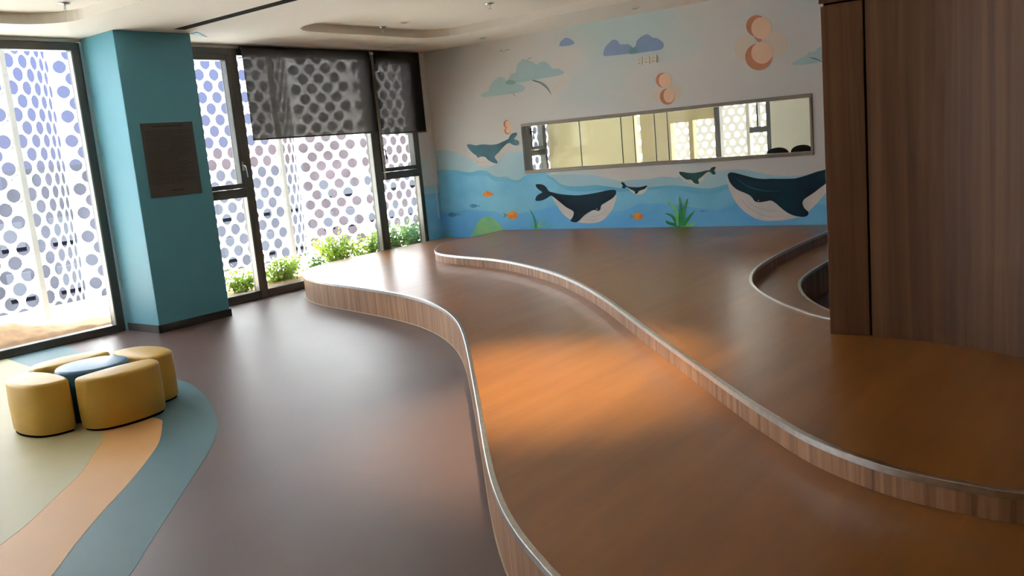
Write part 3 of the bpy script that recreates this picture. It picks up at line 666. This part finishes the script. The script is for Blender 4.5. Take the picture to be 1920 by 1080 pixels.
# balloon clusters
def disc(cx, cy, rx, ry): return [(cx+rx*math.cos(t*PI/16), cy+ry*math.sin(t*PI/16)) for t in range(32)]
patch('painted_balloons', [('m_pale', Cc(disc(1518, 224, 52, 58))), ('m_pale', Cc(disc(1655, 206, 60, 60))), ('m_brown', Cc(disc(1572, 120, 48, 50))), ('m_brown', sm(Cc([(1560, 165), (1595, 160), (1592, 192), (1578, 192)]), 2)), ('m_peach', Cc(disc(1594, 130, 46, 50))),
    ('m_brown', Cc(disc(1582, 262, 62, 62))), ('m_peach', Cc(disc(1597, 244, 49, 50)))], 'largest cluster of peach balloons')
patch('painted_balloons', [('m_pale', Cc(disc(1118, 440, 28, 32))), ('m_pale', Cc(disc(1198, 420, 31, 38))), ('m_brown', Cc(disc(1138, 370, 31, 34))), ('m_peach', Cc(disc(1150, 372, 29, 33))),
    ('m_brown', Cc(disc(1160, 446, 34, 37))), ('m_peach', Cc(disc(1168, 441, 25, 33)))], 'middle cluster of peach balloons over the interior window')
patch('painted_balloons', [('m_pale', A(disc(660, 168, 22, 26))), ('m_pale', A(disc(712, 165, 24, 28))), ('m_brown', A(disc(682, 130, 25, 30))), ('m_peach', A(disc(690, 132, 20, 27))), ('m_brown', A(disc(688, 182, 24, 26))), ('m_peach', A(disc(693, 178, 18, 21)))], 'smallest cluster of peach balloons above the slate whale')
# birds
E8 = lambda pts: cr(780, 60, 8, pts)
patch('painted_bird', [('m_grey', Cc(ribbon([(538, 371), (575, 382), (605, 405), (626, 438)], 6))), ('m_pale', Cc(ribbon([(622, 438), (650, 400), (675, 375), (702, 350)], 4))), ('m_greyd', Cc(ribbon([(536, 370), (550, 374), (566, 378)], 3)))], 'large grey winged gull')
patch('painted_bird', [('m_grey', E8(ribbon([(1240, 283), (1280, 280), (1318, 306)], 5))), ('m_grey', E8(ribbon([(1318, 306), (1360, 270), (1432, 264)], 5)))], 'tiny gull near the ceiling')
patch('painted_bird', [('m_grey', E8(ribbon([(1570, 424), (1618, 413), (1662, 438)], 5))), ('m_grey', E8(ribbon([(1662, 438), (1690, 402), (1745, 388)], 5)))], 'tiny gull over the teal cloud')
patch('painted_bird', [('m_grey', E8(ribbon([(1430, 905), (1465, 930), (1505, 980)], 6))), ('m_grey', E8(ribbon([(1380, 930), (1440, 905), (1530, 895)], 5)))], 'tiny gull under the teal cloud')

# interior window
w3 = empty('window_3', ((mx0+mx1)/2, YW, mb), 'long low interior window set into the mural wall', None, None, 'structure')
f = MB('mframe', 'skirting'); t_ = 0.035
f.box(mx0-0.004, mx1+0.004, YW-0.012, YW+0.15, mb-0.004, mb+t_); f.box(mx0-0.004, mx1+0.004, YW-0.012, YW+0.15, mt-t_, mt+0.004)
f.cur = 1; f.box(mx0-0.004, mx0+0.025, YW-0.011, YW+0.15, mb+t_, mt-t_); f.cur = 0; f.box(mx1-0.025, mx1+0.004, YW-0.012, YW+0.15, mb+t_, mt-t_)  # left jamb coloured near black for the shade in its reveal
bevel(f.build('window_frame', w3), 0.003, 1)
g = MB('glass2'); g.box(mx0+0.025, mx1-0.025, YW+0.10, YW+0.106, mb+t_, mt-t_); g.build('pane', w3)

# wall sockets
def socket(px, py, label):
    x, z_ = wy(px, py); s = empty('wall_socket', (x, YW, z_), label, 'socket', None)
    b = MB('socket', 'black'); b.box(x-0.042, x+0.042, YW-0.012, YW-0.002, z_-0.043, z_+0.043)
    h_ = b; b.cur = 1
    for dx, dz in ((-0.012, 0.016), (0.012, 0.016), (-0.012, -0.016), (0.012, -0.016), (0, -0.026)): h_.box(x+dx-0.003, x+dx+0.003, YW-0.0128, YW-0.0119, z_+dz-0.005, z_+dz+0.005)
    bevel(b.build('plate', s), 0.0015, 1)
socket(1199, 115, 'ivory wall socket below the violet cloud, leftmost of three')
socket(1212, 113, 'ivory wall socket below the violet cloud, middle of three')
socket(1226, 111, 'ivory wall socket below the violet cloud, rightmost of three')

# ------------------------------------------------------------------ ceiling fittings
def sprinkler(px, py, label, zt=ZC):
    p_ = on_z(px, py, zt); s = empty('sprinkler', (p_.x, p_.y, zt), label, 'sprinkler')
    b = MB('chrome'); b.lathe([(0, 0), (0.048, 0), (0.046, -0.010), (0.02, -0.016), (0, -0.016)], (p_.x, p_.y, zt), 20); b.build('cover_plate', s, smooth=True)
    b = MB('metal'); b.lathe([(0, -0.012), (0.009, -0.014), (0.009, -0.03), (0.004, -0.036), (0.004, -0.052), (0, -0.052)], (p_.x, p_.y, zt), 12)
    b.tube([(p_.x-0.014, p_.y, zt-0.028), (p_.x-0.014, p_.y, zt-0.05), (p_.x, p_.y, zt-0.056), (p_.x+0.014, p_.y, zt-0.05), (p_.x+0.014, p_.y, zt-0.028)], 0.003, 6)
    b.lathe([(0, -0.056), (0.02, -0.056), (0.02, -0.059), (0, -0.059)], (p_.x, p_.y, zt), 12); b.build('nozzle', s)
sprinkler(120, 5, 'chrome ceiling sprinkler in the left ceiling tray above the big window', ZC+0.09)
sprinkler(717, 50, 'chrome ceiling sprinkler in the tray above the roller blinds', ZC+0.09)
sprinkler(918, 6, 'chrome ceiling sprinkler in the tray closest to the mural', ZC+0.09)
def spot(px, py, label, zt=ZC):
    p_ = on_z(px, py, zt); s = empty('ceiling_spot', (p_.x, p_.y, zt), label, 'ceiling light')
    b = MB('white'); b.lathe([(0.0, 0), (0.055, 0), (0.055, -0.006), (0.04, -0.009), (0.036, -0.004), (0, -0.004)], (p_.x, p_.y, zt), 20); b.build('rim', s)
    b = MB('frame_lt'); b.lathe([(0, -0.006), (0.034, -0.006), (0.034, -0.010), (0.0, -0.014)], (p_.x, p_.y, zt), 16); b.build('lens', s)
spot(758, 42, 'unlit round ceiling spot in the tray behind the sprinkler', ZC+0.09)
spot(905, 71, 'unlit round ceiling spot at the mural wall near the corner')
spot(1190, 15, 'unlit round ceiling spot at the mural wall above the violet cloud')
# warm recessed downlight above the platforms
def downlight(x, y, watt, label, ang=70, col=(1, 0.78, 0.50), zt=ZC):
    s = empty('downlight', (x, y, zt), label, 'ceiling light', None)
    b = MB('white'); b.lathe([(0.045, 0), (0.06, 0), (0.06, -0.005), (0.045, -0.005), (0.045, 0)], (x, y, zt), 24); b.build('rim', s)
    b = MB('lamp'); b.lathe([(0, -0.001), (0.044, -0.001), (0.044, -0.003), (0, -0.003)], (x, y, zt), 20); b.build('bulb', s)
    ld = bpy.data.lights.new('downlight_lamp', 'SPOT'); ld.energy = watt; ld.spot_size = math.radians(ang); ld.spot_blend = 1.0; ld.color = col; ld.shadow_soft_size = 0.05
    lo = bpy.data.objects.new('downlight_lamp', ld); COL.objects.link(lo); lo.parent = s; lo.location = (0, 0, -0.02)
DL = on_z(1000, 715, Z1)
downlight(DL.x, DL.y, 420, 'warm recessed downlight over the wavy lower platform', 52)

# ------------------------------------------------------------------ petal ottomans
OC = Vector((-5.60, 2.74)); OH = 0.33
def rounded_solid(mb, poly, z0, z1, r, n=5):
    """poly (ccw) extruded with rolled top edge"""
    nn = normals(poly, True); rings = []
    def ring(off, z): return [(p[0]-q[0]*off, p[1]-q[1]*off, z) for p, q in zip(poly, nn)]
    rings.append(ring(r*0.35, z0)); rings.append(ring(0.0, z0+r*0.5)); rings.append(ring(-0.004, (z0+z1)/2)); rings.append(ring(0.0, z1-r))
    for k in range(1, n+1):
        a = PI/2*k/n; rings.append(ring(r*(1-math.cos(a)), z1-r+r*math.sin(a)))
    m = len(poly); vs = [v for rg in rings for v in rg]; fs = []
    for i in range(len(rings)-1):
        for k in range(m): fs.append((i*m+k, i*m+(k+1) % m, (i+1)*m+(k+1) % m, (i+1)*m+k))
    mb.add(vs, fs)
    last = rings[-1]; cx = sum(p[0] for p in last)/m; cy = sum(p[1] for p in last)/m
    b0 = len(mb.v)
    mid = [((p[0]+cx)/2, (p[1]+cy)/2, z1+0.006) for p in last]
    base = b0 - m
    mb.add(mid + [(cx, cy, z1+0.008)], [])
    for k in range(m):
        mb.f.append([base+k, base+(k+1) % m, b0+(k+1) % m, b0+k]); mb.mi.append(mb.cur)
        mb.f.append([b0+k, b0+(k+1) % m, b0+m]); mb.mi.append(mb.cur)
    bot = rings[0]; b1 = len(mb.v); mb.add(bot, [tuple(reversed(range(m)))])
def petal_outline():
    pts = [(-0.236, 0.268), (-0.13, 0.240), (0.0, 0.230), (0.13, 0.240), (0.236, 0.268), (0.256, 0.31), (0.238, 0.40), (0.165, 0.470), (0.0, 0.500), (-0.165, 0.470), (-0.238, 0.40), (-0.256, 0.31)]
    P = spline([Vector(p) for p in pts], 5, True); P = [(p.x, p.y) for p in P]
    area = sum(P[i][0]*P[(i+1) % len(P)][1]-P[(i+1) % len(P)][0]*P[i][1] for i in range(len(P)))
    return P if area > 0 else P[::-1]
POUT = petal_outline()
petals = [(-91, 'mustard yellow petal ottoman at the front left, nearest the picture edge'), (-1, 'mustard yellow petal ottoman at the front right, overlapping the orange floor band'),
          (89, 'mustard yellow petal ottoman at the back right, behind the front one'), (177, 'mustard yellow petal ottoman at the back, closest to the window')]
first = None
for ang, lab in petals:
    if first is None:
        first = empty('petal_ottoman', (0, 0, 0), lab, 'ottoman', 'yellow petal seats round the blue stool')
        s = MB('yellow'); rounded_solid(s, POUT, 0.014, OH, 0.024); s.build('seat', first, smooth=True)
        s = MB('black'); s.prism([(p[0]*0.93, 0.385+(p[1]-0.385)*0.93) for p in POUT], 0.0, 0.016); tag(s.build('base', first), 'thin black base')
        o = first
    else: o = copy_tree(first)
    o['label'] = lab; o.location = (OC.x, OC.y, 0.003); o.rotation_euler = (0, 0, math.radians(ang-90))
cs = empty('round_stool', (OC.x, OC.y, 0.003), 'round blue leatherette stool in the middle of the yellow petals', 'stool')
circ = [(OC.x+0.222*math.cos(2*PI*k/40), OC.y+0.222*math.sin(2*PI*k/40)) for k in range(40)]
s = MB('navy'); rounded_solid(s, circ, 0.017, OH+0.008, 0.022); s.build('seat', cs, smooth=True)
s = MB('black'); s.prism([((p[0]-OC.x)*0.93+OC.x, (p[1]-OC.y)*0.93+OC.y) for p in circ], 0.003, 0.019); s.build('base', cs)

# ------------------------------------------------------------------ rest of the room behind the camera
m = MB('dkwall'); m.box(XW-0.12, 3.6, -4.34, -4.2, 0, ZC); tag(m.build('wall_front'), 'dark wall behind the camera', kind='structure')
m = MB('dkwall'); m.box(3.6, 3.74, -4.34, 12.6, 0, ZC); tag(m.build('wall_right'), 'dark wall on the right', kind='structure')

# ------------------------------------------------------------------ next room seen through the interior window
YF = 12.24
m = MB('conc'); m.box(XW-0.12, 3.6, 9.55, YF+0.15, -0.15, 0.0); tag(m.build('floor'), 'floor of the next room', kind='structure')
m = MB('ceiling'); m.box(XW-0.16, 3.6, 9.55, YF+0.15, ZC, ZC+0.3); tag(m.build('ceiling'), 'ceiling of the next room', kind='structure')
def wxf(px): return on_y(px, 260, YF).x
m = MB('cream', 'cream2', 'frame', 'white')
opens = [(1189.5, 1202, 0.0, 2.2), (1258, 1292, 0.6, 1.58), (1300, 1341, 0.6, 1.60), (1351, 1400, 0.6, 2.3), (1406, 1438, 0.6, 2.3)]
edges = [(1040, 1189.5, 1), (1202, 1258, 0), (1292, 1300, 0), (1341, 1351, 2), (1400, 1406, 3), (1438, 1446, 2), (1446, 1760, 3)]
for a, b_, mi in edges:
    m.cur = mi; xa = wxf(a) if a > 1045 else XW; m.box(xa, wxf(b_) if b_ < 1750 else 3.6, YF, YF+0.12, 0, ZC)
for a, b_, za, zb in opens:
    m.cur = 0 if a < 1345 else 2
    if za > 0: m.box(wxf(a), wxf(b_), YF, YF+0.12, 0, za)
    m.box(wxf(a), wxf(b_), YF, YF+0.12, zb, ZC)
m.cur = 2; m.box(wxf(1406), wxf(1438), YF, YF+0.10, 1.34, 1.42); m.box(wxf(1420), wxf(1423), YF, YF+0.10, 1.42, 2.3)
tag(m.build('wall_far'), 'cream panelled far wall of the next room with window openings', kind='structure')
m = MB('black')
for px in (1088, 1166, 1190, 1229, 1253): m.box(wxf(px)-0.006, wxf(px)+0.006, YF-0.004, YF+0.002, 0.05, 2.7)
tag(m.build('trim_3'), 'dark joints between the cream panels', kind='structure')
window_unit('window_5', 9.6, 12.2, [(9.68, 11.62, [(0.09, 2.735, None)]), (11.72, 12.14, [(0.09, 1.27, None), (1.36, 2.735, 'near')])], 'facade window of the next room')
# black seats beyond the interior window
def seat_back(px, py, label, Yc=10.5):
    p_ = on_y(px, py, Yc); s = empty('office_chair', (p_.x, Yc, 0), label, 'chair', 'black chairs in the next room')
    b = MB('black'); b.lathe([(0, 0.40), (0.15, 0.40), (0.16, 0.45), (0.14, 0.50), (0, 0.51)], (p_.x, Yc, 0), 20); b.build('seat', s, smooth=True)
    b = MB('black'); b.tube([(p_.x, Yc, 0.06), (p_.x, Yc, 0.42)], 0.025, 10)
    for k in range(5): b.tube([(p_.x, Yc, 0.08), (p_.x+0.15*math.cos(k*1.2566), Yc+0.15*math.sin(k*1.2566), 0.03)], 0.018, 6)
    b.build('star_base', s)
    b = MB('black'); n_ = 9; pts = []
    poly = [(p_.x+0.13*math.cos(a*PI/12), p_.z-0.07+0.075*math.sin(a*PI/12)) for a in range(24)]
    vs = [(x, Yc-0.17, z_) for i in range(1) for x, z_ in poly] + [(x, Yc-0.13, z_) for x, z_ in poly]
    m2 = len(poly); b.add(vs, [tuple(range(m2)), tuple(reversed(range(m2, 2*m2)))] + [(k, (k+1) % m2, m2+(k+1) % m2, m2+k) for k in range(m2)])
    b.tube([(p_.x, Yc-0.15, p_.z-0.2), (p_.x, Yc-0.15, 0.46), (p_.x, Yc-0.05, 0.45)], 0.02, 8)
    b.build('backrest', s)
seat_back(1466, 276, 'black chair behind the interior window, the left one')
seat_back(1511, 271, 'black chair behind the interior window, the right one near the frame', 10.9)

# ------------------------------------------------------------------ outside: terrace, planter, perforated screen
m = MB('conc'); m.box(-11.4, XW-0.13, -4.5, 15.5, -0.35, -0.02); tag(m.build('ground'), 'concrete terrace slab outside the windows', kind='structure')
m = MB('soil')
nx, ny = 10, 150; x0, x1, y0, y1 = -9.35, XW-0.18, -3.0, 12.0
vs = []; random.seed(5)
for j in range(ny+1):
    for i in range(nx+1):
        x = x0+(x1-x0)*i/nx; y = y0+(y1-y0)*j/ny
        h_ = 0.06+0.02*math.sin(y*5+x*3)+0.012*math.sin(y*17+x*11)
        h_ += 0.17*math.exp(-((y-3.62)/0.45)**2)*math.exp(-((x+9.0)/0.30)**2)
        if i in (0, nx) or j in (0, ny): h_ = -0.02
        vs.append((x, y, h_))
m.add(vs, [(j*(nx+1)+i, j*(nx+1)+i+1, (j+1)*(nx+1)+i+1, (j+1)*(nx+1)+i) for j in range(ny) for i in range(nx)])
tag(m.build('planting_bed', smooth=True), 'bed of dry brown soil along the outside of the windows', 'soil', kind='stuff')

# one period of the folded screen, plan (depth, run): curve outward, back, then a long flat
XS = -9.6
def screen_paths(Y0):
    Bp = spline([Vector((XS, Y0)), Vector((XS-0.12, Y0+0.28)), Vector((XS-0.32, Y0+0.54)), Vector((XS-0.60, Y0+0.78))], 6)
    Cp = [Vector((XS-0.60, Y0+0.78)), Vector((XS, Y0+1.45))]
    Ap = [Vector((XS, Y0+1.45)), Vector((XS, Y0+3.35))]
    return Bp, Cp, Ap
DU, DV, HR = 0.205, 0.138, 0.074
def perforated(path, z0, z1, name, label, mat='screen', DU=DU, DV=DV, HR=HR):
    """sheet of real holes bent along a plan path"""
    cum = [0.0]
    for a, b_ in zip(path[:-1], path[1:]): cum.append(cum[-1]+(b_-a).length)
    L = cum[-1]; ncell = max(1, round(L/DU)); cw = L/ncell
    def at(u):
        u = min(max(u, 0), L)
        for i in range(len(path)-1):
            if u <= cum[i+1]+1e-9: return path[i]+(path[i+1]-path[i])*((u-cum[i])/(cum[i+1]-cum[i]))
        return path[-1]
    m = MB(mat); nrow = int((z1-z0)/DV)
    # every hole sits in its own hexagonal cell of the staggered grid
    h1 = cw/2; dd = (cw*cw/4+DV*DV)/2; d2 = math.sqrt(cw*cw/4+DV*DV); n2 = (cw/2/d2, DV/d2)
    yc = (dd-h1*cw/2)/DV; top = dd/DV
    corners = [(h1, yc), (0, top), (-h1, yc), (-h1, -yc), (0, -top), (h1, -yc)]
    angs = sorted([math.atan2(q[1], q[0]) % (2*PI) for q in corners] + [2*PI*(k+0.5)/12 for k in range(12)]); S = len(angs)
    def reach(a):
        c_, s_ = abs(math.cos(a)), abs(math.sin(a)); t = []
        if c_ > 1e-9: t.append(h1/c_)
        t.append((d2/2)/(c_*n2[0]+s_*n2[1])); return min(t)
    for r in range(nrow):
        zc_ = z0+(r+0.5)*DV
        centres = [((k+0.5)*cw, True) for k in range(ncell)] if r % 2 == 0 else [(k*cw, 0 < k < ncell) for k in range(ncell+1)]
        for uc, hole in centres:
            out = []
            for a in angs:
                t = reach(a); p_ = at(uc+t*math.cos(a)); out.append((p_.x, p_.y, zc_+t*math.sin(a)))
            if not hole:
                m.add(out, [tuple(range(S))]); continue
            inn = []
            for a in angs:
                p_ = at(uc+HR*math.cos(a)); inn.append((p_.x, p_.y, zc_+HR*math.sin(a)))
            m.add(inn+out, [(k, (k+1) % S, S+(k+1) % S, S+k) for k in range(S)])
    m.keep = True
    o = m.build(name)
    so = o.modifiers.new('thickness', 'SOLIDIFY'); so.thickness = 0.004
    tag(o, label, 'screen panel', 'white perforated facade screens')
    return o
def pth(x, y, label):
    m = MB('post'); m.box(x-0.03, x+0.03, y-0.035, y+0.035, -0.02, 3.75); bevel(m.build('screen_post'), 0.004, 1)
    o = COL.objects[-1]; tag(o, label, 'post'); return o
whr = {0: 'seen through the big window at the picture edge', 1: 'straight outside the teal column', 2: 'outside the roller blinds', 3: 'outside the next room'}
for k in range(-2, 4):
    Y0 = 4.3+3.35*(k-0)-0.0
    Bp, Cp, Ap = screen_paths(Y0)
    w_ = {-2: 'furthest behind the camera', -1: 'at the left picture edge', 0: 'beside the teal column', 1: 'behind the wide roller blind', 2: 'outside the next room', 3: 'at the far end of the facade'}[k]
    perforated(Bp, -0.3, 3.75, 'perforated_screen', 'curved white perforated screen ' + w_)
    perforated(Cp, -0.3, 3.75, 'perforated_screen', 'slanted white perforated screen ' + w_)
    if k < 3: perforated(Ap, -0.3, 3.75, 'perforated_screen', 'long flat white perforated screen ' + w_)
    m = MB('post'); m.box(XS+0.005, XS+0.06, Y0-0.03, Y0+0.03, -0.02, 3.75)
    tag(bevel(m.build('screen_post'), 0.004, 1), 'slim cream steel post carrying the screen ' + w_, 'post')
perforated([Vector((-8.3, 13.5)), Vector((2.5, 13.5))], -0.3, 3.75, 'perforated_screen', 'long perforated screen beyond the windows of the next room', 'lattice', 0.16, 0.12, 0.047)
m = MB('screen'); m.box(-9.3, 3.6, 15.6, 15.9, -0.35, 4.6); tag(m.build('white_backdrop'), 'plain white wall added beyond the next room to whiten the screen holes', 'wall')  # added backdrop, catches sun so the far screen's holes look white
m = MB('conc'); m.box(XW-0.13, 3.6, YF+0.16, 15.5, -0.35, -0.02); tag(m.build('ground'), 'terrace behind the next room', kind='structure')

# plants
def leaf_quad(m, c, d, n, L, wd_):
    s = d.cross(n).normalized()*wd_
    m.add([c, c+d*L*0.35+s, c+d*L*0.75+s*0.75, c+d*L, c+d*L*0.75-s*0.75, c+d*L*0.35-s], [(0, 1, 2, 3, 4, 5)])
def shrub(x, y, rx, ry, h, n, mat, label, leaf=0.045, z0=0.06, name='leafy_shrub'):
    root = empty(name, (x, y, z0), label, 'shrub', 'shrubs in the planting bed')
    st_ = MB('bark'); lf = MB(mat); lf.keep = True
    tips = []
    for i in range(max(5, n//60)):
        a = random.uniform(0, 2*PI); r = random.random()**0.5
        tx, ty = x+rx*r*math.cos(a), y+ry*r*math.sin(a); tz = z0+h*(0.55+0.45*random.random())*(1-0.35*r)
        mid = Vector(((x+tx)/2+random.uniform(-.03, .03), (y+ty)/2+random.uniform(-.03, .03), z0+(tz-z0)*0.5))
        st_.tube([Vector((x+(tx-x)*0.25, y+(ty-y)*0.25, z0-0.05)), mid, Vector((tx, ty, tz))], [0.006, 0.005, 0.003], 5); tips.append((Vector((x+(tx-x)*0.25, y+(ty-y)*0.25, z0)), mid, Vector((tx, ty, tz))))
    for i in range(n):
        a, b_, c_ = random.choice(tips); t_ = random.random()
        p_ = (a.lerp(b_, t_*2) if t_ < 0.5 else b_.lerp(c_, t_*2-1)) + Vector((random.gauss(0, .05), random.gauss(0, .06), random.gauss(0, .035)))
        if p_.z < z0: p_.z = z0+0.02
        p_.x = min(p_.x, XW-0.15)
        d = Vector((random.gauss(0, 1), random.gauss(0, 1), random.gauss(0.3, 0.8))).normalized(); nrm = Vector((random.gauss(0, 1), random.gauss(0, 1), random.gauss(1, 1))).normalized()
        if abs(d.dot(nrm)) > 0.9: continue
        leaf_quad(lf, p_, d, nrm, leaf*random.uniform(0.7, 1.3), leaf*0.32)
    st_.build('stems', root); lf.build('foliage', root)
    return root
random.seed(21)
def bedpt(px, py, z=0.1): p_ = on_z(px, py, z); return p_
for px, py, rx, ry, h, n, mat, lab in [
    (452, 552, 0.18, 0.28, 0.34, 600, 'leaf', 'low sparse green shrub right beside the column'),
    (530, 532, 0.20, 0.34, 0.42, 1000, 'leaf', 'green shrub just left of the platform tip'),
    (592, 512, 0.12, 0.18, 0.30, 260, 'leafd', 'thin twiggy shrub behind the platform tip'),
    (636, 500, 0.26, 0.40, 0.62, 1700, 'leaf', 'tallest yellow green shrub in front of the middle pane'),
    (690, 487, 0.22, 0.30, 0.52, 1100, 'leaf', 'green shrub against the right mullion of the middle pane'),
    (740, 476, 0.24, 0.34, 0.54, 1400, 'leafd', 'dark green shrub at the left of the narrow pane'),
    (782, 468, 0.22, 0.34, 0.60, 1500, 'leafd', 'dark green shrub closest to the mural corner')]:
    p_ = bedpt(px, py); x_ = -8.88; t_ = (x_-0)/ray(px, py).x; y_ = (CAM+ray(px, py)*t_).y
    shrub(x_, y_, rx, ry, h, n, mat, lab)
shrub(-8.9, 2.98, 0.15, 0.30, 0.42, 170, 'leafp', 'pale straggly shrub at the left picture edge', 0.06)
shrub(-8.85, 2.30, 0.20, 0.40, 0.40, 500, 'leafp', 'pale shrub just outside the left picture edge')
shrub(wxf(1383), 12.85, 0.30, 0.22, 1.35, 1400, 'leafd', 'round dark green bush seen through the interior window', 0.06, z0=0.0)

# distant surroundings seen through the holes
m = MB('asphalt'); m.box(-160, -11.6, -60, 160, -9.2, -9.0); tag(m.build('ground_plane'), 'street level far below the terrace', kind='structure')
def tower(x, y, w, d, h, mat, label):
    root = empty('apartment_block', (x, y, -9.0), label, 'building', 'distant buildings beyond the screen')
    b = MB(mat, 'hglass'); b.box(x-w/2, x+w/2, y-d/2, y+d/2, -9.0, h); b.cur = 1
    g = b; nz = int((h+8)/3)
    for i in range(nz):
        for j in range(int(d/3)):
            yy = y-d/2+1.5+3*j; g.box(x+w/2, x+w/2+0.05, yy-0.7, yy+0.7, -8+3*i, -6.5+3*i)
    b.build('walls', root)
    g = MB(mat); g.box(x-w/4, x+w/4, y-d/4, y+d/4, h, h+1.2); g.build('roof_hut', root)
tower(-62, 34, 14, 24, 1.5, 'house', 'wide grey block, lower right of the distant buildings')
tower(-74, 66, 16, 20, 3.5, 'house2', 'reddish block furthest along the facade')
tower(-70, 4, 14, 26, 2.4, 'house', 'grey block nearest the left picture edge')
